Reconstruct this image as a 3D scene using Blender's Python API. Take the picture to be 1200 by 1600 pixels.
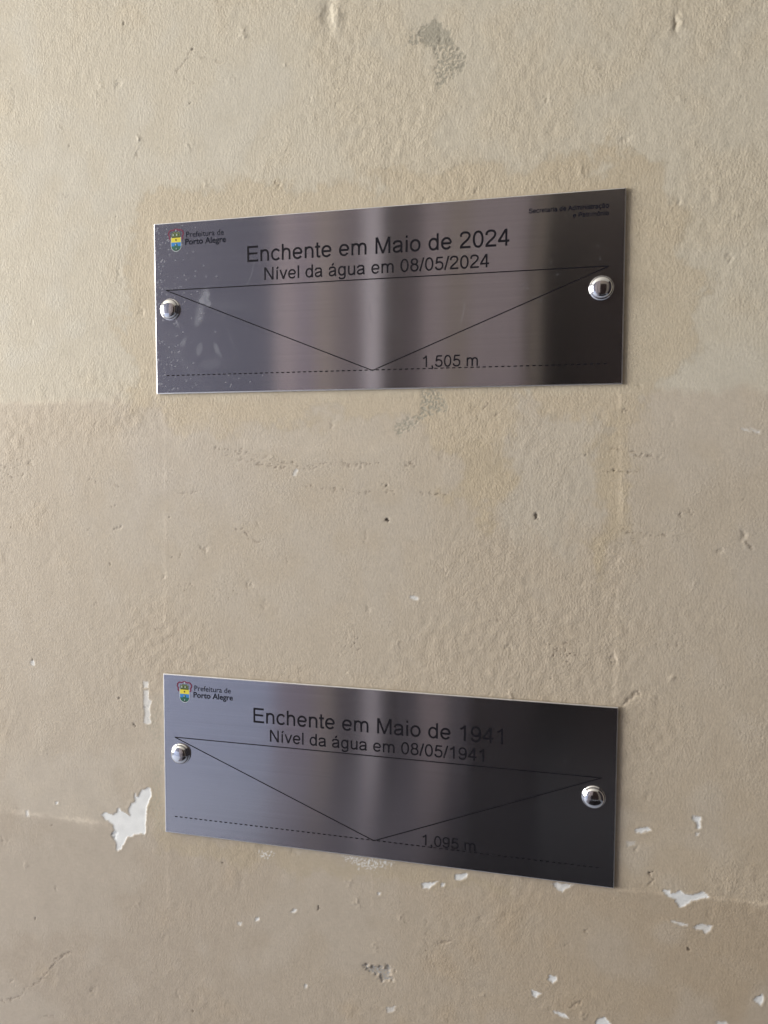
import bpy, bmesh, math, random
import numpy as np
from mathutils import Matrix, Vector

# ------------------------------------------------------------------ clear
for o in list(bpy.data.objects):
    bpy.data.objects.remove(o, do_unlink=True)
scene = bpy.context.scene
COL = scene.collection
rng = np.random.default_rng(7)
random.seed(7)

# ------------------------------------------------------------------ camera
# wall plane is y = 0 (x right, z up, viewer on the -y side), metres; z = 0 is 1.30 m above the pavement
FPX = 1249.04                                   # focal length in photograph pixels (1200 x 1600)
CAM = np.array([0.17192, -0.66427, 0.12879])
rx, ry, rz = -0.064126, -0.002226, 0.240224
def _rot(rx, ry, rz):
    c, s = math.cos, math.sin
    X = np.array([[1,0,0],[0,c(rx),-s(rx)],[0,s(rx),c(rx)]])
    Y = np.array([[c(ry),0,s(ry)],[0,1,0],[-s(ry),0,c(ry)]])
    Z = np.array([[c(rz),-s(rz),0],[s(rz),c(rz),0],[0,0,1]])
    return Z @ Y @ X
M = _rot(rx, ry, rz)
cam_d = bpy.data.cameras.new('camera')
cam = bpy.data.objects.new('camera', cam_d); COL.objects.link(cam)
cam.matrix_world = Matrix(((M[0,0], M[0,2], -M[0,1], CAM[0]),
                           (M[1,0], M[1,2], -M[1,1], CAM[1]),
                           (M[2,0], M[2,2], -M[2,1], CAM[2]),
                           (0,0,0,1)))
cam_d.sensor_fit = 'HORIZONTAL'; cam_d.sensor_width = 36.0; cam_d.lens = FPX / 1200 * 36
cam_d.clip_start = 0.01; cam_d.clip_end = 100
scene.camera = cam

def wallpt(u, v, y=0.0):
    """photograph pixel -> (x, z) on the plane at depth y"""
    d = M @ np.array([(u-600)/FPX, 1.0, (800-v)/FPX])
    t = (y-CAM[1]) / d[1]
    return CAM[0]+t*d[0], CAM[2]+t*d[2]

# ------------------------------------------------------------------ light
world = bpy.data.worlds.new('World'); scene.world = world; world.use_nodes = True
bg = world.node_tree.nodes['Background']
bg.inputs[0].default_value = (0.96, 0.97, 1.0, 1); bg.inputs[1].default_value = 0.50

def area(name, loc, target, sx, sy, watts, col):
    d = bpy.data.lights.new(name, 'AREA'); d.shape = 'RECTANGLE'; d.size = sx; d.size_y = sy
    d.energy = watts; d.color = col
    o = bpy.data.objects.new(name, d); COL.objects.link(o)
    o.location = loc
    o.rotation_euler = (Vector(target)-Vector(loc)).to_track_quat('-Z', 'Z').to_euler()
    return o
# daylight through the tall doorway at the left end of the passage
area('doorway_daylight', (-3.38, -1.42, 0.55), (0.0, -1.42, 0.55), 2.1, 3.3, 328, (1.0, 0.98, 0.93))

vs = scene.view_settings
vs.view_transform = 'Standard'; vs.look = 'None'; vs.gamma = 1.0; vs.exposure = 0.0; vs.use_curve_mapping = False

# ------------------------------------------------------------------ helpers
def mat(name):
    m = bpy.data.materials.new(name); m.use_nodes = True
    nt = m.node_tree
    return m, nt, nt.nodes['Principled BSDF']
def simple(name, col, rough=0.6, metal=0.0, vary=0.08, scale=60.0, spec=0.4):
    m, nt, b = mat(name)
    tc = nt.nodes.new('ShaderNodeTexCoord'); no = nt.nodes.new('ShaderNodeTexNoise')
    no.inputs['Scale'].default_value = scale; no.inputs['Detail'].default_value = 4
    nt.links.new(tc.outputs['Object'], no.inputs['Vector'])
    mx = nt.nodes.new('ShaderNodeMix'); mx.data_type = 'RGBA'
    mx.inputs['A'].default_value = tuple(c*(1-vary) for c in col)+(1,)
    mx.inputs['B'].default_value = tuple(min(1, c*(1+vary)) for c in col)+(1,)
    nt.links.new(no.outputs['Fac'], mx.inputs['Factor'])
    nt.links.new(mx.outputs['Result'], b.inputs['Base Color'])
    b.inputs['Roughness'].default_value = rough; b.inputs['Metallic'].default_value = metal
    b.inputs['Specular IOR Level'].default_value = spec
    return m
def mesh_obj(name, verts, faces, material, parent=None):
    me = bpy.data.meshes.new(name); me.from_pydata([tuple(map(float, v)) for v in verts], [], faces)
    me.materials.append(material); me.update()
    o = bpy.data.objects.new(name, me); COL.objects.link(o)
    if parent: o.parent = parent
    return o
def box(name, a, b, material, parent=None, bevel=0.0):
    bm = bmesh.new()
    bmesh.ops.create_cube(bm, size=1)
    for v in bm.verts:
        v.co = Vector([(a[i]+b[i])/2 + v.co[i]*(b[i]-a[i]) for i in range(3)])
    if bevel: bmesh.ops.bevel(bm, geom=bm.edges[:], offset=bevel, segments=2, affect='EDGES')
    me = bpy.data.meshes.new(name); bm.to_mesh(me); bm.free(); me.materials.append(material)
    o = bpy.data.objects.new(name, me); COL.objects.link(o)
    if parent: o.parent = parent
    return o
def sstep(a, b, x):
    t = np.clip((x-a)/(b-a), 0, 1); return t*t*(3-2*t)

# ------------------------------------------------------------------ the plastered wall
STEP = 0.00095
X0, X1, Z0, Z1 = -0.43, 0.37, -0.48, 0.59
fx = np.arange(X0, X1, STEP); fz = np.arange(Z0, Z1, STEP)
def coarse(a, b, n): return np.linspace(a, b, n+1)
xs = np.concatenate([coarse(-3.4, X0-0.02, 14), fx, coarse(X1+0.02, 2.2, 14)])
zs = np.concatenate([coarse(-1.3, Z0-0.02, 8), fz, coarse(Z1+0.02, 2.298, 12)])
nx, nz = len(xs), len(zs)
GX, GZ = np.meshgrid(xs, zs)                    # shape (nz, nx)
inside = sstep(0, 0.03, np.minimum(np.minimum(GX-X0, X1-GX), np.minimum(GZ-Z0, Z1-GZ)))

def field(wl, seed, stretch=(1, 1)):
    """band-limited random field, wavelength wl metres, about unit variance"""
    r = np.random.default_rng(seed)
    n = r.standard_normal((nz, nx)).astype(np.float32)
    kx = np.fft.rfftfreq(nx, STEP)*stretch[0]; kz = np.fft.fftfreq(nz, STEP)*stretch[1]
    k = np.sqrt(kx[None, :]**2+kz[:, None]**2)*wl
    F = np.fft.rfft2(n)*np.exp(-(np.log2(k+1e-6))**2/0.6)
    f = np.fft.irfft2(F, s=(nz, nx)); return f/f.std()
def lowpass(wl, seed, stretch=(1, 1)):
    r = np.random.default_rng(seed)
    n = r.standard_normal((nz, nx)).astype(np.float32)
    kx = np.fft.rfftfreq(nx, STEP)*stretch[0]; kz = np.fft.fftfreq(nz, STEP)*stretch[1]
    k = np.sqrt(kx[None, :]**2+kz[:, None]**2)*wl
    F = np.fft.rfft2(n)/(1+k**2.2)
    f = np.fft.irfft2(F, s=(nz, nx)); f -= f.mean(); return f/f.std()

f_broad = lowpass(0.25, 11); f_mid = field(0.05, 12); f_cm = field(0.015, 13)
f_mm = field(0.005, 14); f_fine = field(0.0028, 15); f_strk = field(0.012, 16, (1, 0.3))
jx = 0.0012*field(0.008, 17)+0.0006*f_fine; jz = 0.0012*field(0.008, 18)+0.0006*field(0.0028, 19)
wx = 0.010*field(0.06, 20)+0.004*f_cm; wz = 0.010*field(0.06, 21)+0.004*field(0.015, 22)

def P(pts, ox=0, oy=0, s=1.0):
    return np.array([wallpt(ox+x/s, oy+y/s) for x, y in pts])
def sdist(poly, px, pz):
    """signed distance to a polygon, positive inside"""
    n = len(poly); d = np.full(px.shape, 1e9); ins = np.zeros(px.shape, bool)
    for i in range(n):
        ax, az = poly[i]; bx, bz = poly[(i+1) % n]
        ex, ez = bx-ax, bz-az
        t = np.clip(((px-ax)*ex+(pz-az)*ez)/(ex*ex+ez*ez+1e-12), 0, 1)
        d = np.minimum(d, (px-ax-t*ex)**2+(pz-az-t*ez)**2)
        c = ((az > pz) != (bz > pz)) & (px < (bx-ax)*(pz-az)/(bz-az+1e-12)+ax)
        ins ^= c
    return np.where(ins, 1, -1)*np.sqrt(d)
def window(poly, pad):
    i0, i1 = np.searchsorted(zs, [poly[:, 1].min()-pad, poly[:, 1].max()+pad])
    j0, j1 = np.searchsorted(xs, [poly[:, 0].min()-pad, poly[:, 0].max()+pad])
    return slice(max(i0, 0), max(i1, 1)), slice(max(j0, 0), max(j1, 1))
def poly_mask(poly, edge, warp=1.0, big=0.0):
    m = np.zeros((nz, nx)); pad = edge*2+0.004+0.03*(big > 0)
    w = window(poly, pad)
    px = GX[w]+warp*jx[w]+big*wx[w]; pz = GZ[w]+warp*jz[w]+big*wz[w]
    m[w] = sstep(-edge, edge, sdist(poly, px, pz)); return m
def line_mask(pts, half, warp=1.0):
    m = np.zeros((nz, nx)); pts = np.asarray(pts); w = window(pts, half*4+0.004)
    px = GX[w]+warp*jx[w]; pz = GZ[w]+warp*jz[w]; d = np.full(px.shape, 1e9)
    for (ax, az), (bx, bz) in zip(pts[:-1], pts[1:]):
        ex, ez = bx-ax, bz-az
        t = np.clip(((px-ax)*ex+(pz-az)*ez)/(ex*ex+ez*ez+1e-12), 0, 1)
        d = np.minimum(d, np.hypot(px-ax-t*ex, pz-az-t*ez))
    m[w] = np.exp(-(d/half)**2); return m

CREAM = np.array([0.594, 0.536, 0.430]); TAN = np.array([0.55, 0.460, 0.328]); GREY = np.array([0.522, 0.470, 0.392])
WHITE = np.array([0.78, 0.79, 0.79]); SCUFF = np.array([0.385, 0.355, 0.285]); DARK = np.array([0.06, 0.045, 0.035])
col = np.ones((nz, nx, 3))*CREAM
hgt = np.zeros((nz, nx))
def blend(mask, c, k=1.0):
    global col
    a = (np.clip(mask, 0, 1)*k)[..., None]; col = col*(1-a)+c*a

# broad discolouration: greyer low on the left, yellower low on the right
vz = GZ
blend(sstep(0.22, -0.45, vz)*sstep(0.25, -0.35, GX), GREY*0.93, 0.75)
blend(sstep(0.05, -0.30, vz)*sstep(-0.05, 0.30, GX+0.03*f_mid), TAN*0.95, 0.65)
blend(sstep(0.4, 1.6, f_broad+0.3*f_mid), TAN, 0.28)
blend(sstep(0.2, 1.4, -f_broad+0.3*f_mid), np.array([0.585, 0.55, 0.475]), 0.4)
# two tide marks left by the flood water: the coat below each is dirtier
zt1 = wallpt(90, 628)[1]; zt2 = wallpt(110, 1281)[1]
t1 = sstep(0.005, -0.005, GZ-zt1+0.0014*f_mid+0.001*f_cm); t2 = sstep(0.006, -0.006, GZ-zt2+0.0016*f_mid+0.001*f_cm)
col = col*(1-t1[..., None]*np.array([0.06, 0.10, 0.11]))
col = col*(1-t2[..., None]*np.array([0.09, 0.105, 0.115]))
col = col*(1-(sstep(zt1+0.0, zt1-0.10, GZ)*0.07)[..., None])
blend(t1*(1-t2)*np.clip(0.5+0.5*f_mid+0.3*f_broad, 0, 1), np.array([0.495, 0.43, 0.345]), 0.35)
# moisture stain around the upper plaque
st = poly_mask(P([(205,335),(250,303),(350,290),(500,284),(620,279),(690,264),(800,263),(845,240),(930,252),(1005,249),(1040,290),(1075,360),(1098,460),(1100,545),
                  (1040,600),(985,640),(985,760),(965,880),(925,905),(930,760),(945,650),(800,635),(790,700),(795,780),(760,815),(725,790),(700,690),(640,655),(420,655),(300,690),(215,630),(190,520)]), 0.006, 1, 0.55)
blend(st, TAN, 0.6)
sd_edge = st*(1-st)*4; col = col*(1-0.05*sd_edge)[..., None]
blend(poly_mask(P([(845,240),(930,252),(1005,249),(1030,300),(850,300)]), 0.008, 1, 0.5), TAN*0.93, 0.4)
blend(poly_mask(P([(700,700),(785,690),(795,790),(745,815),(715,780)]), 0.01, 1, 0.6), TAN*0.90, 0.55)
blend(poly_mask(P([(785,650),(945,640),(935,760),(880,860),(810,850),(790,760)]), 0.01, 1, 0.5), np.array([0.56, 0.52, 0.44]), 0.3)
blend(poly_mask(P([(925,700),(962,640),(968,880),(930,915)]), 0.006, 1, 0.4), TAN*0.90, 0.5)
blend(poly_mask(P([(640,600),(760,600),(740,640),(660,650)]), 0.01, 1, 0.6), TAN, 0.4)
blend(poly_mask(P([(180,640),(430,680),(420,800),(210,800)]), 0.02, 1, 0.6), np.array([0.53, 0.475, 0.41]), 0.4)
# brown dirt just under the lower plaque and at its left side
blend(poly_mask(P([(225,1230),(256,1240),(257,1300),(600,1345),(800,1372),(800,1392),(600,1372),(400,1352),(240,1330)]), 0.006, 1, 0.35), TAN*0.80, 0.55*1)
blend(poly_mask(P([(243,1090),(257,1090),(257,1300),(238,1300)]), 0.004, 1, 0.3)*sstep(-0.6, 0.8, f_mm), SCUFF, 0.55)
col *= (1+0.009*f_mid+0.010*f_cm+0.012*f_mm+0.010*f_strk)[..., None]

# old edges under the paint: faint vertical and horizontal ridges
def ridge(pts, half, h, light):
    global col
    m = line_mask(P(pts), half, 0.5)*np.clip(0.75+0.25*f_mid, 0.3, 1); hgt[:] += 0.25*h*m
    col = col*(1+2.4*light*m)[..., None]
ridge([(258,640),(259,800),(258,1045)], 0.0016, 0.00035, 0.05)
ridge([(262,1318),(264,1420)], 0.0018, 0.0003, 0.05)
ridge([(968,610),(972,780),(966,900),(962,1095)], 0.0016, 0.00045, 0.07)
ridge([(968,1390),(1040,1396),(1120,1404),(1200,1413)], 0.0014, 0.0003, 0.12)
ridge([(20,1268),(110,1280),(225,1292)], 0.0022, 0.0003, 0.09)
ridge([(0,630),(90,628),(180,626)], 0.0022, 0.0003, 0.05)
ridge([(582,1368),(582,1430)], 0.0009, 0.00025, 0.06)
ridge([(622,60),(622,160),(624,260)], 0.0016, 0.0003, 0.03)
ridge([(150,690),(300,683),(470,700),(600,700)], 0.004, 0.0003, 0.02)

# rubbed patches where the top coat came off
br = sstep(-0.55, 0.35, f_mm+0.7*f_fine+0.25*f_cm)
sc = poly_mask(P([(75,130),(90,100),(130,75),(155,60),(175,75),(205,90),(215,120),(225,145),(252,165),(258,200),(230,235),(200,250),(170,282),(163,240),(160,150),(120,138),(66,140)], 600, 0, 2), 0.0012)
solid = poly_mask(P([(110,105),(155,64),(205,92),(222,145),(165,142),(120,136)], 600, 0, 2), 0.0015)
sc1 = np.maximum(sc*br, solid*0.9)
sc = poly_mask(P([(118,118),(175,118),(202,178),(130,202),(105,225),(72,248),(43,268),(36,235),(60,208),(115,198)], 600, 550, 2), 0.0014)
sc1 = np.maximum(sc1, sc*sstep(-0.7, 0.2, f_mm+0.9*f_fine))
blend(sc1, SCUFF*0.97, 0.95); hgt -= 0.0002*sc1
gp = poly_mask(P([(505,628),(560,635),(632,630),(642,678),(595,706),(575,672),(530,652)], 400, 1300, 3), 0.001)
blend(gp*sstep(-0.6, 0.3, f_fine+0.5*f_mm), np.array([0.36, 0.36, 0.36]), 0.85); hgt -= 0.0009*gp
wp = poly_mask(P([(400,112),(625,128),(640,150),(560,175),(490,165)], 400, 1300, 3), 0.002)
blend(wp*sstep(-0.2, 0.8, f_fine+0.6*f_mm), WHITE*0.92, 0.8)
blend(poly_mask(P([(10,85),(90,98),(60,130),(20,110)], 400, 1300, 3), 0.002)*sstep(0.1, 0.9, f_fine+0.5*f_mm), WHITE*0.95, 0.8)

# flaked paint showing the white undercoat
CH = [
 ([(423,727),(440,718),(470,728),(487,718),(497,700),(508,715),(530,728),(540,735),(537,700),(548,680),(560,672),(561,636),(567,655),(575,650),(592,625),(612,613),(628,622),(630,650),(618,680),(612,700),(608,740),(604,770),(608,790),(600,814),(590,805),(560,812),(530,822),(520,840),(505,868),(490,880),(482,865),(485,845),(472,825),(466,812),(475,790),(470,770),(455,758),(430,742)], 0, 1000, 2.667, 1.0),
 ([(598,172),(619,172),(618,198),(600,201)], 0, 1000, 2.667, 0.6),
 ([(599,210),(616,208),(620,240),(629,255),(623,290),(627,345),(612,354),(599,345),(602,300),(597,260)], 0, 1000, 2.667, 0.65),
 ([(128,86),(142,84),(144,104),(131,108)], 0, 1000, 2.667, 0.7),
 ([(230,674),(241,673),(243,684),(232,686)], 0, 1000, 2.667, 0.9),
 ([(107,712),(117,710),(121,735),(110,738)], 0, 1000, 2.667, 0.6),
 ([(578,292),(600,279),(642,277),(650,290),(630,303),(588,304)], 800, 1200, 3, 0.95),
 ([(848,228),(882,225),(888,245),(880,262),(889,276),(875,290),(861,280),(865,255),(851,245)], 800, 1200, 3, 1.0),
 ([(862,304),(875,304),(874,320),(864,320)], 800, 1200, 3, 0.6),
 ([(706,573),(735,570),(745,585),(790,581),(830,598),(870,588),(890,578),(905,591),(928,600),(915,613),(880,613),(850,623),(820,641),(785,653),(766,617),(725,603)], 800, 1200, 3, 1.0),
 ([(743,713),(822,731),(818,741),(745,725)], 800, 1200, 3, 0.7),
 ([(853,742),(880,731),(937,742),(930,766),(905,777),(890,763),(862,753)], 800, 1200, 3, 0.75),
 ([(177,974),(206,971),(212,998),(192,1006),(173,999)], 800, 1200, 3, 0.95),
 ([(90,1038),(135,1055),(110,1074),(94,1069)], 800, 1200, 3, 0.95),
 ([(193,1142),(225,1143),(265,1169),(235,1168)], 800, 1200, 3, 0.95),
 ([(393,1190),(410,1171),(440,1169),(460,1195),(457,1213),(393,1213)], 800, 1200, 3, 1.0),
 ([(1143,1070),(1170,1063),(1182,1085),(1165,1117),(1138,1090)], 800, 1200, 3, 0.95),
 ([(960,1190),(1000,1187),(1014,1210),(955,1210)], 800, 1200, 3, 0.7),
 ([(185,541),(240,541),(292,546),(262,562),(235,580),(205,562)], 800, 1200, 3, 0.75),
 ([(530,345),(575,340),(580,358),(545,368)], 800, 1200, 3, 0.35),
 ([(776,243),(852,232),(815,259),(779,265)], 400, 1300, 3, 0.95),
 ([(933,200),(987,194),(983,216),(955,230),(933,221)], 400, 1300, 3, 0.95),
 ([(869,242),(880,240),(881,254),(870,255)], 400, 1300, 3, 0.8),
 ([(158,372),(172,361),(190,366),(186,378),(168,381)], 400, 1300, 3, 0.8),
 ([(0,402),(14,398),(20,408),(8,416),(-4,414)], 400, 1300, 3, 0.9),
 ([(568,285),(580,283),(583,298),(571,299)], 400, 1300, 3, 0.8),
 ([(229,715),(238,715),(238,732),(230,732)], 400, 1300, 3, 0.8),
 ([(608,828),(662,818),(640,842),(615,842)], 400, 1300, 3, 0.5),
 ([(1174,670),(1188,674),(1186,678),(1175,674)], 0, 0, 1, 0.5),
 ([(1158,668),(1168,669),(1172,674),(1160,672)], 0, 0, 1, 0.5),
 ([(640,931),(653,933),(652,937),(642,936)], 0, 0, 1, 0.75),
 ([(457,738),(463,732),(466,735),(461,745),(457,744)], 0, 0, 1, 0.5),
 ([(370,1441),(378,1441),(377,1446),(371,1446)], 0, 0, 1, 0.6),
]
chips = np.zeros((nz, nx)); rimm = np.zeros((nz, nx))
for pts, ox, oy, s, k in CH:
    pl = P(pts, ox, oy, s)
    w = window(pl, 0.008); sd = sdist(pl, GX[w]+0.3*jx[w], GZ[w]+0.3*jz[w])
    chips[w] = np.maximum(chips[w], k*sstep(-0.0006, 0.0006, sd))
    rimm[w] = np.maximum(rimm[w], k*np.exp(-((sd+0.0011)/0.0009)**2))
blend(chips, WHITE*(1+0.02*f_cm[..., None]), 0.97)
hgt -= 0.00038*chips; hgt += 0.00012*rimm

# hairline cracks, scratches and scuffs
def crack(pts, half=0.0006, dark=0.55, deep=0.0004, ox=0, oy=0, s=1.0, broken=0.0):
    m = line_mask(P(pts, ox, oy, s), half, 0.7)
    if broken: m = m*sstep(broken-0.5, broken+0.5, f_cm*0.7+f_mm*0.7)
    blend(m, DARK*3, dark); hgt[:] -= deep*m
crack([(0,1508),(40,1500),(90,1480),(110,1450),(150,1430),(190,1400),(215,1365),(230,1335),(270,1312),(300,1298)], 0.0005, 0.38, 0.0004, 0, 1000, 2.667)
m = line_mask(P([(100,1462),(150,1424),(190,1392),(214,1358),(228,1329),(270,1305)], 0, 1000, 2.667), 0.001, 1.0); hgt += 0.00012*m
for pts in ([(670,300),(760,312),(870,340),(950,356),(1010,345),(1100,352),(1200,345)], [(700,320),(820,352),(930,366),(1000,362)], [(960,420),(1040,430),(1100,437),(1210,438)],
            [(1130,480),(1150,498)], [(1195,410),(1230,440)], [(270,398),(330,405),(372,420)], [(560,442),(600,438),(640,430)], [(735,552),(770,560),(790,590),(830,592)],
            [(345,480),(365,483)], [(440,838),(465,862),(505,872)], [(525,890),(550,885)], [(560,640),(568,620)], [(375,545),(400,555)], [(295,770),(300,795)], [(0,355),(20,360)], [(20,430),(40,435)], [(20,545),(35,555)]):
    crack(pts, 0.0006, 0.55, 0.0003, 0, 550, 2, 0.05)
for pts in ([(50,350),(105,353)], [(120,440),(195,446)], [(690,372),(810,373)], [(335,838),(385,839)], [(700,300),(850,330)], [(740,200),(755,180)], [(315,180),(325,165)], [(355,200),(365,180)],
            [(1105,470),(1120,455)], [(1130,590),(1145,610)], [(450,628),(465,620)], [(940,500),(970,500)], [(760,565),(880,572)], [(520,345),(530,350)]):
    crack(pts, 0.0007, 0.5, 0.0004, 600, 550, 2, -0.15)
for cx_, cy_, r in ((300,915,22), (353,922,24), (545,1007,22), (558,1002,18), (880,1010,26), (870,1020,24), (905,1025,30), (30,725,26), (15,745,20), (985,835,30), (1050,1000,24)):
    w = poly_mask(P([(cx_+r*math.cos(a)*1.1, cy_+r*math.sin(a)*0.8) for a in np.linspace(0, 6.0, 9)]), 0.006)
    cr = w*np.exp(-(f_cm+0.6*f_mm)**2/0.012)*sstep(0.0, 1.0, f_fine+0.4)
    blend(cr, DARK*3, 0.6); hgt -= 0.0003*cr
crack([(605,150),(585,185),(550,222)], 0.0005, 0.45, 0.0003, 0, 0, 2)
crack([(550,222),(575,245),(610,262)], 0.0007, 0.25, 0.0003, 0, 0, 2, 0.1)
crack([(620,175),(665,190),(700,190)], 0.0008, 0.25, 0.0003, 0, 0, 2, 0.1)
crack([(0,205),(20,230),(40,280),(48,320)], 0.0005, 0.22, 0.0002, 0, 0, 2)
crack([(200,611),(212,613)], 0.0005, 0.6, 0.0002, 0, 0, 2)
crack([(425,490),(437,462)], 0.0006, 0.4, 0.0003, 0, 0, 2)
crack([(975,1100),(1000,1078)], 0.0010, 0.3, 0.0006)
crack([(62,1398),(85,1399)], 0.0006, 0.25, 0.0002, 0, 190)
crack([(1016,1165),(1018,1180)], 0.0008, 0.5, 0.0005, 0, 200)
crack([(665,1434),(668,1460),(667,1500)], 0.0006, 0.3, 0.0003, 0, 0, 1, 0.1)
crack([(890,1575),(908,1565)], 0.0008, 0.3, 0.0004)
crack([(684,1475),(704,1471)], 0.0009, 0.35, 0.0004, 0, 0, 1, 0.0)
# dark specks, nail holes and dents
for u, v, r, k in ((604,813,2.6,1.0), (603,758,1.2,.6), (838,806,2.4,.9), (840,812,1.4,.6), (497,1418,2.0,.95), (265,807,1.4,.6), (107,228,1.3,.6), (139,1388,1.3,.7), (209,1133,2.0,.75), (55,1435,1.3,.6), (302,1580,1.6,.6),
                   (82,1290,1.4,.6), (187,1091,1.1,.5), (349,1348,1.2,.6), (915,712,1.0,.5), (861,1062,.9,.5), (960,735,1.0,.7), (1064,804,1.2,.6), (1015,1364,1.6,.8), (1018,1361,1.0,.6), (1075,1483,1.8,.8), (52,1030,1.4,.7), (75,1286,1.0,.5), (180,340,1.0,.4), (301,76,1.6,.6), (297,162,1.5,.5), (195,36,1.4,.4), (180,826,1.2,.5), (173,881,1.5,.5), (270,871,1.4,.5)):
    x, z = wallpt(u, v); rr = r*0.00062
    w = (slice(*np.searchsorted(zs, [z-0.012, z+0.012])), slice(*np.searchsorted(xs, [x-0.012, x+0.012])))
    m = np.zeros((nz, nx)); d = np.hypot(GX[w]+0.5*jx[w]-x, GZ[w]+0.5*jz[w]-z)
    m[w] = sstep(rr*1.35, rr*0.7, d); blend(m, DARK, k); hgt -= 0.0006*m
def dent(u, v, sx, sz, h):
    x, z = wallpt(u, v); hgt[:] += h*np.exp(-((GX+0.6*jx-x)/sx)**2-((GZ+0.6*jz-z)/sz)**2)
dent(512,22,0.005,0.012,-0.0011); dent(526,28,0.004,0.009,0.0008); dent(1057,37,0.0022,0.006,-0.0013); dent(1062,33,0.002,0.005,0.0006)
dent(1162,835,0.0015,0.004,-0.0006); dent(1165,850,0.0015,0.004,0.0003); dent(322,287,0.002,0.002,0.0005); dent(735,353,0.002,0.002,0.0005); dent(1065,155,0.002,0.002,0.0005)
for i in range(130):                           # scattered pits and blobs in the coat
    u, v = rng.uniform(0, 1200), rng.uniform(0, 1600); s = rng.uniform(0.0009, 0.0022); h = rng.uniform(0.0002, 0.0006)*rng.choice([-1, -1, 1])
    x, z = wallpt(u, v)
    w = (slice(*np.searchsorted(zs, [z-0.012, z+0.012])), slice(*np.searchsorted(xs, [x-0.012, x+0.012])))
    hgt[w] += h*np.exp(-((GX[w]+jx[w]-x)/s)**2-((GZ[w]+jz[w]-z)/(s*rng.uniform(1, 2.4)))**2)
# gentle unevenness of the float-finished plaster
hgt += 0.00003*f_cm*np.clip(0.5+f_broad, 0, 2)+0.00003*f_mid
hgt *= inside
col = np.clip(col, 0.01, 0.9)

def grid_mesh(name, verts, n_u, n_v):
    me = bpy.data.meshes.new(name)
    idx = np.arange(n_u*n_v).reshape(n_v, n_u)
    q = np.stack([idx[:-1, :-1], idx[:-1, 1:], idx[1:, 1:], idx[1:, :-1]], -1).reshape(-1, 4)
    me.vertices.add(n_u*n_v); me.vertices.foreach_set('co', verts.astype(np.float32).ravel())
    me.loops.add(q.size); me.loops.foreach_set('vertex_index', q.ravel().astype(np.int32))
    me.polygons.add(len(q)); me.polygons.foreach_set('loop_start', np.arange(0, q.size, 4, dtype=np.int32))
    me.polygons.foreach_set('use_smooth', np.ones(len(q), bool))
    me.update(calc_edges=True); return me

wv = np.stack([GX, -hgt, GZ], -1)
wme = grid_mesh('wall', wv, nx, nz)
ca = wme.color_attributes.new('paint', 'FLOAT_COLOR', 'POINT')
ca.data.foreach_set('color', np.concatenate([col, np.ones((nz, nx, 1))], -1).astype(np.float32).ravel())
ga = wme.attributes.new('grain', 'FLOAT', 'POINT')     # how coarse the roller texture is
grain = np.clip(0.82+0.24*f_broad+0.1*f_mid+0.45*sstep(0.05, 0.35, GZ)*sstep(0.15, -0.25, GX)-0.12*sstep(-0.1, -0.4, GZ)+0.25*st, 0.12, 1.4)*(1-0.8*chips)
ga.data.foreach_set('value', grain.astype(np.float32).ravel())

m, nt, b = mat('painted_plaster'); L = nt.links; N = nt.nodes
def node(t, **kw):
    n = N.new(t)
    for k, v in kw.items(): n.inputs[k].default_value = v
    return n
at = N.new('ShaderNodeAttribute'); at.attribute_name = 'paint'
ag = N.new('ShaderNodeAttribute'); ag.attribute_name = 'grain'
tc = N.new('ShaderNodeTexCoord')
mp = N.new('ShaderNodeMapping'); mp.inputs['Scale'].default_value = (1, 1, 0.75); L.new(tc.outputs['Object'], mp.inputs['Vector'])
n1 = node('ShaderNodeTexNoise', Scale=620.0, Detail=2.5, Roughness=0.55, Distortion=0.15); L.new(mp.outputs[0], n1.inputs['Vector'])
n2 = node('ShaderNodeTexNoise', Scale=90.0, Detail=2.0, Roughness=0.5); L.new(mp.outputs[0], n2.inputs['Vector'])
n3 = node('ShaderNodeTexNoise', Scale=900.0, Detail=2.0); L.new(tc.outputs['Object'], n3.inputs['Vector'])
def math_(op, a, bb, c=None):
    n = N.new('ShaderNodeMath'); n.operation = op
    for i, v in enumerate((a, bb, c)):
        if v is None: continue
        if isinstance(v, (int, float)): n.inputs[i].default_value = v
        else: L.new(v, n.inputs[i])
    return n.outputs[0]
hh = math_('ADD', math_('MULTIPLY', n1.outputs['Fac'], 0.7), math_('MULTIPLY', n2.outputs['Fac'], 0.10))
vo = node('ShaderNodeTexVoronoi', Scale=540.0); L.new(mp.outputs[0], vo.inputs['Vector'])
hh = math_('SUBTRACT', hh, math_('MULTIPLY', vo.outputs['Distance'], 0.55))
hh = math_('ADD', hh, math_('MULTIPLY', n3.outputs['Fac'], 0.25))
hh = math_('MULTIPLY', hh, ag.outputs['Fac'])
bp = node('ShaderNodeBump', Strength=1.0, Distance=0.00022); L.new(hh, bp.inputs['Height']); L.new(bp.outputs[0], b.inputs['Normal'])
hv = N.new('ShaderNodeHueSaturation'); L.new(at.outputs['Color'], hv.inputs['Color'])
L.new(math_('MULTIPLY_ADD', n3.outputs['Fac'], 0.10, 0.95), hv.inputs['Value'])
L.new(hv.outputs[0], b.inputs['Base Color'])
b.inputs['Roughness'].default_value = 0.62; b.inputs['Specular IOR Level'].default_value = 0.3
wme.materials.append(m)
wall = bpy.data.objects.new('wall', wme); COL.objects.link(wall); wall['kind'] = 'structure'

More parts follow.
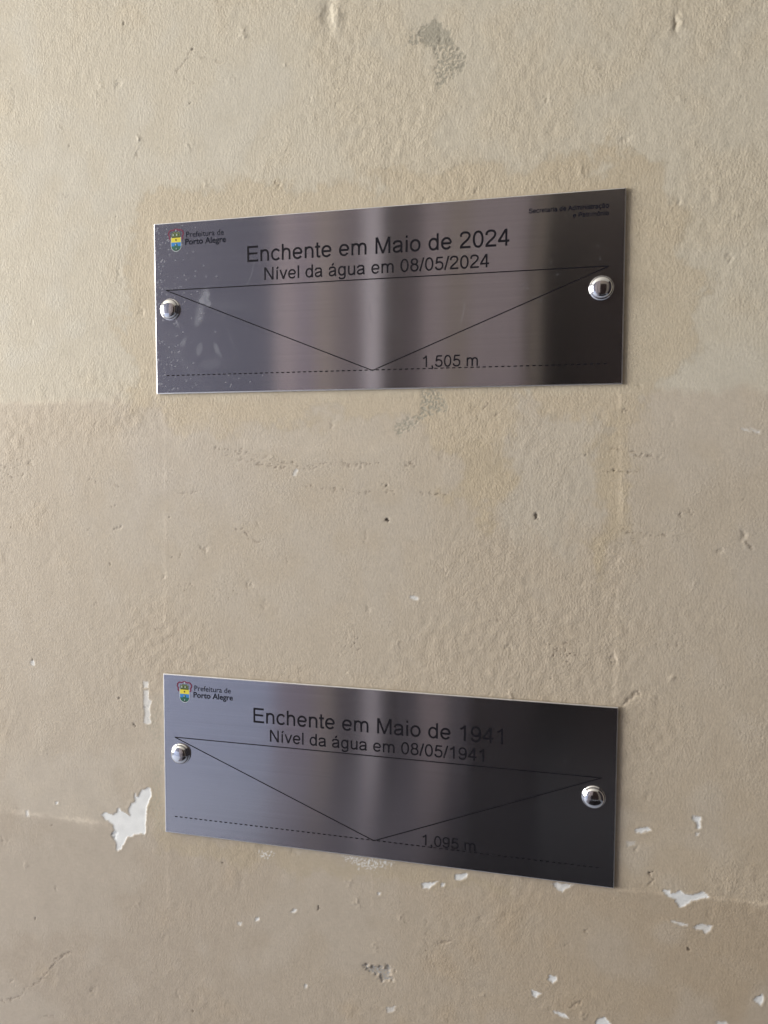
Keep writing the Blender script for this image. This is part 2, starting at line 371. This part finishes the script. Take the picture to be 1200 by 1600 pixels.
# ------------------------------------------------------------------ unseen side of the passage, its tones shaped for reflections in the metal
m_far = simple('far_plaster', (0.27, 0.24, 0.215), 0.8, scale=3)
m_ceil = simple('ceiling_bounce', (0.72, 0.70, 0.64), 0.8, scale=3)
m_door = simple('dark_timber', (0.030, 0.021, 0.021), 0.7, scale=12, spec=0.1)
m_dark = simple('dark_stand_in', (0.022, 0.019, 0.023), 0.7, scale=12, spec=0.1)  # no cabinet: dark tone for the end wall and one reflected panel
m_strip = simple('pale_strip', (0.46, 0.44, 0.50), 0.5, scale=8)
m_groove = simple('brown_batten', (0.085, 0.07, 0.07), 0.6, scale=8)
m_blue_dark = simple('dark_blue_reflection', (0.060, 0.063, 0.098), 0.7, scale=5)  # made-up tone for the dark bluish end of the reflections
m_low_refl = simple('grey_reflection', (0.165, 0.155, 0.19), 0.7, scale=5)
m_blue_refl = simple('daylight_blue_reflection', (0.25, 0.29, 0.42), 0.7, scale=5)  # blue of reflected daylight put into the colour
m_dark_refl = simple('dark_reflection', (0.009, 0.008, 0.010), 0.8, scale=12, spec=0.05)
m_floor = simple('paving_concrete', (0.27, 0.30, 0.38), 0.8, scale=4)
FY, TOP = -2.6, 2.3
fl = box('floor', (-3.4, FY, -1.40), (2.3, 0.0, -1.30), m_floor); fl['kind'] = 'structure'
ew = box('added_end_wall', (2.2, FY, -1.30), (2.35, -0.01, TOP), m_dark); ew['kind'] = 'structure'  # added unseen wall, dark to cut light from the right
ce = box('added_ceiling', (-3.4, FY, TOP), (2.35, 0.0, TOP+0.1), m_ceil); ce['kind'] = 'structure'  # added unseen ceiling: blocks the sky, pale to bounce fill down
def ow(name, x0, x1, z0, z1, mt, y0=FY-0.15, y1=FY, parent=None):
    return box(name, (x0, y0, z0), (x1, y1, z1), mt, parent)
ow_root = ow('opposite_wall', -1.12, 0.02, -0.35, TOP, m_far); ow_root['kind'] = 'structure'
ow('wall_panel', -3.4, -1.122, -0.25, TOP, m_blue_dark, parent=ow_root)
ow('wall_panel', 1.25, 2.2, -1.30, TOP, m_far, parent=ow_root)
ow('low_reflected_panel', -3.4, -1.122, -1.30, -0.252, m_blue_refl, parent=ow_root)  # made-up low panels, toned for the lower plaque's reflections
ow('low_reflected_panel', -1.12, -0.302, -1.30, -0.352, m_low_refl, parent=ow_root)
ow('low_reflected_panel', -0.30, 0.02, -1.30, -0.352, m_dark, parent=ow_root)
ow('lintel', 0.022, 1.248, 1.35, TOP, m_far, parent=ow_root)
ow('door_leaf', 0.022, 1.248, -1.30, 1.348, m_door, FY-0.13, FY-0.10, parent=ow_root)  # dark door, also stands in for the unseen figure reflected here
rb = random.Random(4); xb = -1.118
tints = [simple('band_tint', c, 0.7, scale=5) for c in ((0.265, 0.23, 0.255), (0.14, 0.12, 0.135), (0.22, 0.19, 0.18), (0.10, 0.085, 0.10), (0.175, 0.152, 0.20))]  # tints chosen for the streaks reflected in the steel
BANDS = [(-1.118, -1.02, 0), (-1.018, -0.94, 4), (-0.938, -0.86, 2), (-0.858, -0.79, 1), (-0.788, -0.715, 3), (-0.622, -0.56, 1), (-0.558, -0.47, 3), (-0.468, -0.37, 0), (-0.368, -0.27, 2), (-0.268, -0.18, 0), (-0.178, -0.045, 0)]
for x0, x1, k in BANDS:
    ow('reflected_band', x0, x1, -0.34, TOP-0.002, tints[k], FY+0.002, FY+0.02, parent=ow_root)  # added unseen strips that put bands into the steel's reflections
LOW = [(-1.118, -0.94, 4), (-0.938, -0.85, 2), (-0.848, -0.715, 5), (-0.622, -0.48, 6), (-0.478, -0.36, 0), (-0.358, -0.27, 6)]
tints += [simple('band_tint', (0.045, 0.04, 0.05), 0.7, scale=5), simple('band_tint', (0.095, 0.09, 0.115), 0.7, scale=5)]
for x0, x1, k in LOW:
    ow('low_reflected_band', x0, x1, -1.298, -0.352, tints[k], FY+0.002, FY+0.02, parent=ow_root)  # added low strips, toned to band the lower plaque's reflection
ow('pale_reflected_strip', -0.705, -0.635, -1.298, TOP-0.002, m_strip, FY+0.002, FY+0.07, parent=ow_root)  # added pale strip for the light streak reflected in both plaques
box('dark_reflector_slab', (-0.34, -2.48, -1.299), (1.4, -0.95, -1.285), m_dark_refl, fl)  # added dark slab, only there to darken the lower plaque's reflection
box('dark_reflector_slab', (-0.90, -2.48, -1.299), (-0.342, -0.95, -1.287), tints[6], fl)  # second added slab, a less dark reflection

# ------------------------------------------------------------------ plaque materials
m, nt, b = mat('brushed_steel'); L = nt.links; N = nt.nodes
tc = N.new('ShaderNodeTexCoord')
mp = N.new('ShaderNodeMapping'); mp.inputs['Scale'].default_value = (5, 5, 1000); L.new(tc.outputs['Object'], mp.inputs['Vector'])
br_ = node('ShaderNodeTexNoise', Scale=1.0, Detail=3.0, Roughness=0.7); L.new(mp.outputs[0], br_.inputs['Vector'])
rr = N.new('ShaderNodeMapRange'); rr.inputs['To Min'].default_value = 0.38; rr.inputs['To Max'].default_value = 0.54
L.new(br_.outputs['Fac'], rr.inputs['Value'])
cb = N.new('ShaderNodeCombineColor')
L.new(rr.outputs[0], cb.inputs[0]); L.new(math_('MULTIPLY', rr.outputs[0], 0.965), cb.inputs[1]); L.new(math_('MULTIPLY', rr.outputs[0], 1.0), cb.inputs[2])
L.new(cb.outputs[0], b.inputs['Base Color'])
b.inputs['Metallic'].default_value = 1.0; b.inputs['Roughness'].default_value = 0.145; b.inputs['Anisotropic'].default_value = 1.0
tv = N.new('ShaderNodeCombineXYZ'); tv.inputs[2].default_value = 1.0; L.new(tv.outputs[0], b.inputs['Tangent'])
bp = node('ShaderNodeBump', Strength=0.12, Distance=0.00003); L.new(br_.outputs['Fac'], bp.inputs['Height']); L.new(bp.outputs[0], b.inputs['Normal'])
sm = N.new('ShaderNodeAttribute'); sm.attribute_name = 'smudge'
df = node('ShaderNodeBsdfDiffuse', Color=(0.55, 0.57, 0.62, 1)); ms = N.new('ShaderNodeMixShader')
L.new(sm.outputs['Fac'], ms.inputs[0]); L.new(b.outputs[0], ms.inputs[1]); L.new(df.outputs[0], ms.inputs[2])
L.new(ms.outputs[0], N['Material Output'].inputs['Surface'])
M_STEEL = m
m, nt, b = mat('cut_steel_edge'); L = nt.links; N = nt.nodes
b.inputs['Base Color'].default_value = (0.75, 0.75, 0.77, 1); b.inputs['Metallic'].default_value = 1.0; b.inputs['Roughness'].default_value = 0.32
M_EDGE = m
m, nt, b = mat('polished_chrome'); L = nt.links; N = nt.nodes
tc = N.new('ShaderNodeTexCoord'); no = node('ShaderNodeTexNoise', Scale=300.0, Detail=3.0); L.new(tc.outputs['Object'], no.inputs['Vector'])
r_ = N.new('ShaderNodeMapRange'); r_.inputs['To Min'].default_value = 0.06; r_.inputs['To Max'].default_value = 0.17; L.new(no.outputs['Fac'], r_.inputs['Value'])
L.new(r_.outputs[0], b.inputs['Roughness'])
b.inputs['Base Color'].default_value = (0.80, 0.80, 0.82, 1); b.inputs['Metallic'].default_value = 1.0
M_CHROME = m
M_INK = simple('engraving_paint', (0.010, 0.009, 0.013), 0.6, spec=0.1)
M_PAD = simple('spacer_pad', (0.03, 0.03, 0.03), 0.9)
M_NAVY = simple('navy_print', (0.006, 0.007, 0.016), 0.6, spec=0.1)
M_YEL = simple('yellow_print', (0.72, 0.62, 0.05), 0.5)
M_BLU = simple('blue_print', (0.03, 0.22, 0.58), 0.5)
M_GRN = simple('green_print', (0.015, 0.11, 0.075), 0.5)
M_OLV = simple('olive_print', (0.11, 0.15, 0.045), 0.5)
M_MAR = simple('maroon_print', (0.16, 0.015, 0.05), 0.5)
M_PALE = simple('pale_print', (0.50, 0.55, 0.58), 0.5)
M_BRN = simple('brown_print', (0.10, 0.05, 0.01), 0.5)
M_BLK = simple('black_print', (0.01, 0.012, 0.008), 0.5)

# ------------------------------------------------------------------ lettering: a single-stroke grotesque
def spl(pts, n=7):
    p = np.array(pts, float); p = np.vstack([2*p[0]-p[1], p, 2*p[-1]-p[-2]]); out = []
    for i in range(1, len(p)-2):
        for t in np.linspace(0, 1, n, endpoint=False):
            a, b_, c, d = p[i-1:i+3]
            out.append(0.5*((2*b_)+(c-a)*t+(2*a-5*b_+4*c-d)*t*t+(3*b_-a-3*c+d)*t**3))
    out.append(p[-2]); return [tuple(q) for q in out]
def ell(cx, cy, rx, ry, a0=0, a1=360, n=40, k=2.15):
    o = []
    for a in np.radians(np.linspace(a0, a1, n)):
        c, s = math.cos(a), math.sin(a)
        o.append((cx+rx*math.copysign(abs(c)**(2/k), c), cy+ry*math.copysign(abs(s)**(2/k), s)))
    return o
def arch(x0, x1):
    w = x1-x0
    return spl([(x0, 270), (x0+.03*w, 365), (x0+.17*w, 450), (x0+.47*w, 488), (x0+.80*w, 462), (x0+.965*w, 385), (x1, 300)])+[(x1, 0)]
A_ = [spl([(80,362),(102,440),(175,482),(275,488),(370,470),(418,405),(424,320)])+[(424,130)]+spl([(424,120),(434,45),(462,0)]),
      spl([(424,305),(340,276),(220,256),(125,222),(82,150),(105,72),(190,33),(290,44),(385,100),(424,200)])]
O_ = [ell(274,260,195,228)]
C_ = [ell(276,260,194,228,38,322)]
ACU = lambda x: [(x-42, 585), (x+42, 716)]
GL = {
 ' ': (278, []), 'E': (667, [[(123,0),(123,716)], [(123,674),(612,674)], [(123,374),(580,374)], [(123,42),(622,42)]]),
 'n': (556, [[(110,0),(110,519)], arch(110,444)]), 'h': (556, [[(110,0),(110,716)], arch(110,444)]),
 'm': (833, [[(110,0),(110,519)], arch(110,416), arch(416,722)]), 'c': (500, C_), 'o': (556, O_),
 'e': (556, [ell(276,260,194,228,2,326), [(82,262),(470,262)]]),
 't': (278, [[(122,672),(122,150)]+spl([(122,140),(132,62),(185,36),(262,42)]), [(16,484),(258,484)]]),
 'M': (833, [[(119,0),(119,716)], [(712,0),(712,716)], [(140,712),(415,8)], [(691,712),(415,8)]]),
 'a': (556, A_), 'i': (222, [[(111,0),(111,519)], [(111,615),(111,716)]]),
 'd': (556, [ell(260,260,180,228), [(442,0),(442,716)]]),
 '2': (556, [spl([(78,498),(98,600),(170,662),(278,676),(392,648),(455,555),(430,445),(350,345),(220,235),(118,130),(72,44)]), [(38,42),(503,42)]]),
 '0': (556, [ell(276,352,189,322)]), '4': (556, [[(374,0),(374,716)], [(352,690),(58,218)], [(20,206),(508,206)]]),
 '1': (556, [[(328,0),(328,719)], spl([(328,700),(285,640),(210,580),(120,540)])]),
 '9': (556, [ell(270,478,186,196), spl([(458,490),(466,380),(452,215),(395,88),(300,34),(190,40),(112,92),(86,165)])]),
 '5': (556, [[(150,668),(478,668)], [(172,690),(112,340)], spl([(108,345),(165,405),(262,432),(370,410),(448,340),(470,240),(446,130),(372,56),(270,32),(165,55),(102,115),(86,190)])]),
 '8': (556, [ell(276,530,160,148), ell(276,207,188,176)]),
 'N': (722, [[(121,0),(121,716)], [(597,0),(597,716)], [(136,705),(582,12)]]), 'í': (278, [[(139,0),(139,519)], ACU(165)]),
 'v': (500, [[(54,519),(250,8)], [(446,519),(250,8)]]), 'l': (222, [[(108,0),(108,716)]]),
 'g': (556, [ell(258,264,180,226), [(440,519),(440,30)]+spl([(440,20),(428,-85),(375,-145),(270,-168),(155,-150),(92,-75)])]),
 'u': (556, [[(442,0),(442,519)], [(110,519),(110,230)]+spl([(110,200),(122,110),(180,48),(270,32),(370,68),(430,150),(442,250)])]),
 'á': (556, A_+[ACU(285)]), '/': (278, [[(36,-12),(242,728)]]), ',': (278, [[(137,0),(137,100)], spl([(158,40),(155,-60),(110,-128)])]),
 'S': (667, [spl([(570,510),(540,610),(440,662),(320,675),(190,640),(130,540),(170,440),(300,385),(440,350),(560,290),(590,190),(540,90),(420,40),(300,35),(170,70),(95,150),(85,230)])]),
 'r': (360, [[(110,0),(110,519)], spl([(110,300),(130,420),(190,478),(260,488),(335,470)])]),
 'A': (667, [[(50,0),(328,710)], [(616,0),(338,710)], [(150,250),(516,250)]]),
 's': (500, [spl([(425,385),(390,465),(300,488),(190,485),(105,440),(100,350),(170,300),(300,265),(410,220),(430,130),(380,60),(280,34),(170,40),(95,85),(75,155)])]),
 'ç': (500, C_+[spl([(270,10),(312,-80),(262,-150),(180,-150)])]), 'ã': (556, A_+[spl([(140,610),(200,662),(290,612),(365,660)])]),
 'P': (667, [[(125,0),(125,716)], [(125,674),(380,674)]+spl([(400,674),(525,635),(575,505),(530,372),(400,338)])+[(125,338)]]),
 'ô': (556, O_+[[(170,590),(275,700)], [(380,590),(275,700)]]),
}
def conform(o, off_base):
    """lay flat artwork on the slightly bowed sheet"""
    fn = WARP[0]
    for v in o.data.vertices: v.co.y += float(fn(v.co.x, v.co.z))
    return o
WARP = [None]
def ribbon(pts, w):
    p = np.array(pts, float); keep = np.r_[True, np.hypot(*(np.diff(p, axis=0).T)) > 0.5]; p = p[keep]
    t = np.diff(p, axis=0); t /= np.hypot(t[:, 0], t[:, 1])[:, None]
    tt = np.vstack([t[:1], t[:-1]+t[1:], t[-1:]]); tt /= np.hypot(tt[:, 0], tt[:, 1])[:, None]+1e-9
    nrm = np.stack([-tt[:, 1], tt[:, 0]], 1)
    return p+nrm*w/2, p-nrm*w/2
def text_width(s): return sum(GL[c][0] for c in s)
def lettering(name, s, em, x, z, parent, align='C', weight=92, fit=None, material=None):
    """flat engraved text, em in metres, (x, z) = anchor on the baseline in plaque space"""
    tw = text_width(s)*em/1000; sx = em/1000
    if fit: sx *= fit/tw; tw = fit
    x0 = x-(tw/2 if align == 'C' else tw if align == 'R' else 0)
    V, F, pen, k = [], [], 0.0, 0
    for ch in s:
        adv, strokes = GL[ch]
        for stt in strokes:
            lft, rgt = ribbon(stt, weight); k += 1
            y = FRONT-0.00010-0.000004*(k % 6); base = len(V)
            for a, c in zip(lft, rgt):
                V.append((x0+(pen+a[0])*sx, y, z+a[1]*em/1000)); V.append((x0+(pen+c[0])*sx, y, z+c[1]*em/1000))
            for i in range(len(lft)-1):
                F.append((base+2*i, base+2*i+1, base+2*i+3, base+2*i+2))
        pen += adv
    return conform(mesh_obj(name, V, F, material or M_INK, parent), 0)
def bars(name, segs, w, parent, material, y):
    V, F = [], []
    for k, ((ax, az), (bx, bz)) in enumerate(segs):
        n = max(2, int(math.hypot(bx-ax, bz-az)/0.006)+1); yy = y-0.000004*(k % 4)
        lft, rgt = ribbon([((ax+(bx-ax)*t)*1e5, (az+(bz-az)*t)*1e5) for t in np.linspace(0, 1, n)], w*1e5); b0 = len(V)
        for p, q in zip(lft, rgt): V += [(p[0]/1e5, yy, p[1]/1e5), (q[0]/1e5, yy, q[1]/1e5)]
        for i in range(n-1): F.append((b0+2*i, b0+2*i+1, b0+2*i+3, b0+2*i+2))
    return conform(mesh_obj(name, V, F, material, parent), 0)
def flat(name, pts, y, material, parent):
    return conform(mesh_obj(name, [(a, y, c) for a, c in pts], [tuple(range(len(pts)))], material, parent), 0)
def font_text(name, s, size, x, z, parent, width, bold):
    """humanist printed lettering"""
    cu = bpy.data.curves.new(name, 'FONT'); cu.body = s; cu.size = 1.0; cu.offset = bold; cu.resolution_u = 3
    tmp = bpy.data.objects.new(name+'_curve', cu); COL.objects.link(tmp)
    bpy.context.view_layer.update()
    me = bpy.data.meshes.new_from_object(tmp.evaluated_get(bpy.context.evaluated_depsgraph_get()))
    bpy.data.objects.remove(tmp, do_unlink=True)
    co = np.array([v.co[:] for v in me.vertices]); x0, x1 = co[:, 0].min(), co[:, 0].max()
    for v, c in zip(me.vertices, co):
        v.co = (x+(c[0]-x0)/(x1-x0)*width, FRONT-0.00011, z+c[1]*size)
    me.materials.clear(); me.materials.append(M_NAVY)
    for p in me.polygons: p.material_index = 0
    o = bpy.data.objects.new(name, me); COL.objects.link(o); o.parent = parent; return conform(o, 0)

# ------------------------------------------------------------------ plaques
PW, PH, PT = 0.40657, 0.15169, 0.0015
FRONT = -(PT+0.0012)                             # y of the polished face in plaque space (the wall is at y = 0)
def plaque(name, label, cx, cz, ang, seed, smudges, warp):
    WARP[0] = warp
    root = bpy.data.objects.new(name, None); COL.objects.link(root)
    root.location = (cx, 0, cz); root.rotation_euler = (0, -ang, 0); root.empty_display_size = 0.05
    root['label'] = label; root['category'] = 'plaque'; root['group'] = 'flood level plaques'
    bv = 0.0010
    gx = np.linspace(-PW/2+bv, PW/2-bv, 500); gz = np.linspace(-PH/2+bv, PH/2-bv, 186)
    X, Z = np.meshgrid(gx, gz)
    Y = FRONT + warp(X, Z)
    me = grid_mesh('face_plate', np.stack([X, Y, Z], -1), len(gx), len(gz))
    a = me.attributes.new('smudge', 'FLOAT', 'POINT'); a.data.foreach_set('value', smudges(X, Z).astype(np.float32).ravel())
    me.materials.append(M_STEEL)
    f = bpy.data.objects.new('face_plate', me); COL.objects.link(f); f.parent = root
    # rolled edge, side and back in one rim
    rng_ = lambda h: [(-PW/2-h, -PH/2-h), (PW/2+h, -PH/2-h), (PW/2+h, PH/2+h), (-PW/2-h, PH/2+h)]
    V = []; F = []
    def ring(h, y): 
        V.extend((px, y, pz) for px, pz in rng_(h)); return len(V)-4
    rings = []
    for th in (0, 9, 18, 27, 38, 52, 70, 90):
        t = math.radians(th); k0 = ring(-bv*(1-math.sin(t)), 0.0); rings.append(k0)
        for i in range(4):
            px, _, pz = V[k0+i]
            V[k0+i] = (px, FRONT+bv*(1-math.cos(t))+float(warp(np.array(px), np.array(pz)))*(1-th/90), pz)
    r3 = ring(0, FRONT+PT); rings.append(r3)
    for ra, rb in zip(rings[:-1], rings[1:]):
        for i in range(4):
            j = (i+1) % 4; F.append((ra+i, rb+i, rb+j, ra+j))
    F.append((r3, r3+1, r3+2, r3+3))
    mesh_obj('edge_rim', V, F, M_EDGE, f)
    box('shadow_gap_spacer', (-PW/2+0.004, FRONT+PT-0.0002, -PH/2+0.004), (PW/2-0.004, 0.0006, PH/2-0.004), M_PAD, root)  # made-up spacer, set in to leave a shadow gap along the edges
    # chrome caps over the screws
    prof = [(0.0, 0.0064), (0.0015, 0.00636), (0.003, 0.00622), (0.0045, 0.00598), (0.0058, 0.00565), (0.0068, 0.00525), (0.0076, 0.00470), (0.0082, 0.0040), (0.0086, 0.0032), (0.0088, 0.0023), (0.0089, 0.0016), (0.0093, 0.0014), (0.0096, 0.0010), (0.0097, 0.0004), (0.0097, -0.0003)]
    seg = 48
    for sx in CAPS[name]:
        V, F = [], []
        for r, h in prof:
            for k in range(seg):
                t = 2*math.pi*k/seg; V.append((sx[0]+r*math.cos(t), FRONT-h, sx[1]+r*math.sin(t)))
        for i in range(len(prof)-1):
            for k in range(seg):
                a0, a1 = i*seg+k, i*seg+(k+1) % seg
                F.append((a0, a1, a1+seg, a0+seg) if i else (a0, a1+seg, a0+seg))
        c = mesh_obj('screw_cap', V, F, M_CHROME, root)
        for p in c.data.polygons: p.use_smooth = True
        bm = bmesh.new(); bm.from_mesh(c.data); bmesh.ops.remove_doubles(bm, verts=bm.verts[:], dist=1e-6); bmesh.ops.recalc_face_normals(bm, faces=bm.faces[:]); bm.to_mesh(c.data); bm.free()
    # engraved lines
    yl = FRONT-0.00010
    bars('level_triangle', [((-0.192, 0.0164), (0.1915, 0.0164)), ((-0.192, 0.0164), (-0.0005, -0.0598)), ((-0.0005, -0.0598), (0.1915, 0.0164))], 0.00085, root, M_INK, yl)
    n = 77; per = 0.386/n
    bars('dashed_level_line', [((-0.193+i*per, -0.0594), (-0.193+i*per+per*0.56, -0.0594)) for i in range(n)], 0.00085, root, M_INK, yl-0.00002)
    # printed coat of arms
    ex, y0 = -0.1815, FRONT-0.00008
    mm = lambda pts: [(ex+a/1000, c/1000) for a, c in pts]
    bot = lambda w, top, low, n=14: [(w*math.cos(t), top+(top-low)*math.sin(t)) for t in np.linspace(math.pi, 2*math.pi, n)]
    em = flat('coat_of_arms', mm([(-5.1, 62.6)]+bot(5.1, 55.2, 50.0)+[(5.1, 62.6)])[::-1], y0, M_PALE, root)
    flat('yellow_band', mm([(-4.6, 58.1), (4.6, 58.1), (4.6, 62.2), (-4.6, 62.2)]), y0-.00002, M_YEL, em)
    flat('blue_band', mm([(-4.6, 54.6), (4.6, 54.6), (4.6, 58.1), (-4.6, 58.1)]), y0-.00003, M_BLU, em)
    flat('green_field', mm(bot(4.6, 54.8, 50.5)), y0-.00004, M_GRN, em)
    flat('brown_cross', mm([(-.9, 60.1), (-.3, 59.5), (.3, 59.3), (.9, 60.0), (.5, 60.9), (0, 61.3), (-.5, 60.9)]), y0-.00004, M_BRN, em)
    flat('ship', mm([(-1.9, 55.0), (-.9, 54.7), (1.1, 54.7), (1.8, 55.2), (1.2, 56.6), (.2, 57.4), (-.8, 56.9)]), y0-.00006, M_GRN, em)
    flat('sail', mm([(-1.1, 55.6), (-.1, 55.5), (.0, 57.0), (-.7, 56.6)]), y0-.00008, M_PALE, em)
    flat('wave', mm([(-.3, 52.2), (.1, 51.7), (.4, 52.4), (.1, 53.6)]), y0-.00008, M_PALE, em)
    flat('black_point', mm([(-2.0, 51.9), (-.6, 50.75), (.8, 50.75), (2.2, 52.2), (.9, 52.0), (0, 51.4), (-1.2, 51.8)]), y0-.00006, M_BLK, em)
    flat('castle', mm([(-4.1, 62.2), (4.1, 62.2), (4.1, 66.4), (3.3, 66.4), (3.3, 65.9), (2.5, 65.9), (2.5, 67.2), (.9, 67.2), (.9, 66.6), (-.8, 66.6), (-.8, 67.3), (-2.4, 67.3), (-2.4, 65.9), (-3.3, 65.9), (-3.3, 66.5), (-4.1, 66.5)]), y0-.00003, M_OLV, em)
    flat('castle_gate', mm([(-3.9, 62.2), (3.9, 62.2), (3.9, 63.0), (-3.9, 63.0)]), y0-.00005, M_BLK, em)
    for i in range(4):
        flat('castle_window', mm([(-3.1+1.7*i, 63.9), (-2.3+1.7*i, 63.9), (-2.3+1.7*i, 65.2), (-2.7+1.7*i, 65.5), (-3.1+1.7*i, 65.2)]), y0-.00005, M_BLK if i % 2 else M_PALE, em)
    for s in (-1, 1):
        arc = spl([(0, 69.6), (1.4*s, 69.4), (2.6*s, 68.6), (4.6*s, 68.9), (6.6*s, 67.6), (7.2*s, 65.2), (6.2*s, 63.4), (6.4*s, 61.8), (5.4*s, 60.4)], 6)
        lft, rgt = ribbon(np.array(arc)*1000, 1250)
        V = []; F = []
        for a, c in zip(lft, rgt): V += [(ex+a[0]/1e6, y0-.00003-.00001*(s > 0), a[1]/1e6), (ex+c[0]/1e6, y0-.00003-.00001*(s > 0), c[1]/1e6)]
        for i in range(len(lft)-1): F.append((2*i, 2*i+1, 2*i+3, 2*i+2))
        conform(mesh_obj('mantle', V, F, M_MAR, em), 0)
    flat('crest', mm([(-.35, 67.9), (.35, 67.9), (.25, 69.2), (0, 69.7), (-.25, 69.2)]), y0-.00006, M_PALE, em)
    font_text('printed_lettering', 'Prefeitura de', 0.0070, -0.1715, 0.0620, root, 0.0362, 0.006)
    font_text('printed_lettering', 'Porto Alegre', 0.0073, -0.1725, 0.0556, root, 0.0392, 0.022)
    return root, f

def warp_a(x, z): return -0.00035*(np.sin((x+0.05)*14)*0.5+np.cos(z*24)*0.5-0.5)-0.0005*np.exp(-((x-0.2)/0.08)**2-((z-0.08)/0.05)**2)
def warp_b(x, z): return -0.00030*(np.sin((x-0.03)*12)*0.6+np.sin(z*20+x*6)*0.4)
def wear(X, Z, seed, k):
    """scattered dust, hair scratches and faint wipe marks over a whole sheet"""
    r = np.random.default_rng(seed); o = np.zeros_like(X)
    for i in range(70):
        x, z = r.uniform(-.2, .2), r.uniform(-.074, .074); s = r.uniform(0.0003, 0.0008)
        o = np.maximum(o, r.uniform(.05, .25)*np.exp(-((X-x)**2+(Z-z)**2)/s**2))
    for i in range(16):
        x, z, a, l = r.uniform(-.19, .19), r.uniform(-.07, .07), r.normal(1.5, .5), r.uniform(.004, .016)
        dx, dz = X-x, Z-z; p = dx*math.cos(a)+dz*math.sin(a); q = -dx*math.sin(a)+dz*math.cos(a)+p*p*r.uniform(-20, 20)
        o = np.maximum(o, r.uniform(.04, .14)*np.exp(-(q/0.0005)**2)*sstep(l, l*.6, np.abs(p)))
    for i in range(7):
        x, z, a = r.uniform(-.18, .18), r.uniform(-.06, .06), r.uniform(0, 3)
        dx, dz = X-x, Z-z; p = dx*math.cos(a)+dz*math.sin(a); q = -dx*math.sin(a)+dz*math.cos(a)
        o = np.maximum(o, r.uniform(.015, .04)*np.exp(-(p/r.uniform(.008, .03))**2-(q/r.uniform(.003, .007))**2))
    return o*k
def smudge_a(X, Z):
    r = np.random.default_rng(3); n = r.standard_normal(X.shape)
    k = np.ones(5)/5
    sm_ = lambda a: np.apply_along_axis(lambda v: np.convolve(v, k, 'same'), 0, np.apply_along_axis(lambda v: np.convolve(v, k, 'same'), 1, a))
    s = sm_(n)*5; ss = sm_(sm_(r.standard_normal(X.shape)))*12
    out = np.zeros_like(X)
    def blob(u, v, a, c, ang, k_, edge=0.35):
        t = math.radians(ang); cx_, cz_ = u/1000, v/1000
        dx, dz = X-cx_, Z-cz_; p = (dx*math.cos(t)+dz*math.sin(t))/(a/1000); q = (-dx*math.sin(t)+dz*math.cos(t))/(c/1000)
        d = np.hypot(p, q)+0.12*ss*0.6
        out[:] = np.maximum(out, k_*sstep(1+edge, 1-edge, d)*np.clip(0.85+0.12*s, 0.3, 1.1))
    blob(-155, 8.5, 7.5, 4.2, 70, 0.30); blob(-152.5, 4, 4, 3, -50, 0.30); blob(-160, -7, 9.5, 3.8, 78, 0.22); blob(-176, -31, 5, 2.2, 60, 0.16); blob(-160, -36, 6, 3, 70, 0.13); blob(-143, -38, 7, 2.2, 115, 0.18)
    blob(-150, -50, 12, 4, 5, 0.06); blob(-182, -12, 4.5, 1.0, 115, 0.35, 0.5)
    # plaster dust: dense at the left end and along the lower edge
    dens = 0.30*np.exp(-((X+0.195)/0.016)**2)+0.15*np.exp(-((X+0.18)/0.04)**2)*np.exp(-((Z-0.012)/0.02)**2)+0.10*np.exp(-((X+0.17)/0.03)**2)*np.exp(-((Z-0.066)/0.02)**2)+0.06*np.exp(-((X+0.15)/0.05)**2)*np.exp(-((Z+0.066)/0.012)**2)
    dots = (r.random(X.shape) < dens*0.15*np.clip(1+0.9*ss*0.4, 0.1, 3))*r.uniform(0.08, 0.42, X.shape)
    d2 = dots.copy(); d2[:, 1:] = np.maximum(d2[:, 1:], dots[:, :-1]*(r.random(X.shape)[:, 1:] < 0.4)*0.8); d2[1:, :] = np.maximum(d2[1:, :], dots[:-1, :]*(r.random(X.shape)[1:, :] < 0.4)*0.8)
    return np.clip(np.maximum(np.maximum(out, d2), wear(X, Z, 8, 1.0))+0.010, 0, 0.8)
def smudge_b(X, Z):
    r = np.random.default_rng(5)
    dots = (r.random(X.shape) < 0.00025)*r.uniform(0.1, 0.3, X.shape)
    return wear(X, Z, 9, 0.35)+dots+0.006+0.35*np.exp(-((X+0.1935)/0.002)**2-((Z-0.003)/0.004)**2)*0.4

CAPS = {'steel_plaque_upper': [(-0.1879, -0.0008), (0.1858, -0.0005)], 'steel_plaque_lower': [(-0.1858, 0.0015), (0.1854, -0.0002)]}
CAPS['flood_plaque'] = CAPS['steel_plaque_upper']
pa, fa = plaque('flood_plaque', 'brushed steel plaque dated 2024, dusty and finger-smudged at one end, Secretaria line in corner', 0.0, 0.26485, 0.0016943, 1, smudge_a, warp_a)
CAPS['flood_plaque'] = CAPS['steel_plaque_lower']
pb, fb = plaque('flood_plaque', 'cleaner brushed steel plaque dated 1941, beside a white flake of peeled paint', 0.00202, -0.14515, -0.0020226, 2, smudge_b, warp_b)
for root, yr, lev, WARP[0] in ((pa, '2024', '1,505 m', warp_a), (pb, '1941', '1,095 m', warp_b)):
    lettering('engraved_lettering', 'Enchente em Maio de '+yr, 0.01875, -0.0002, 0.0370, root)
    lettering('engraved_lettering', 'Nível da água em 08/05/'+yr, 0.0150, -0.0003, 0.0207, root)
    lettering('engraved_lettering', lev, 0.01335, 0.0657, -0.0583, root)
WARP[0] = warp_a
lettering('engraved_lettering', 'Secretaria de Administração', 0.0050, 0.1905, 0.0612, pa, 'R', 135, 0.062, M_NAVY)
lettering('engraved_lettering', 'e Patrimônio', 0.0050, 0.1905, 0.0555, pa, 'R', 135, 0.0275, M_NAVY)
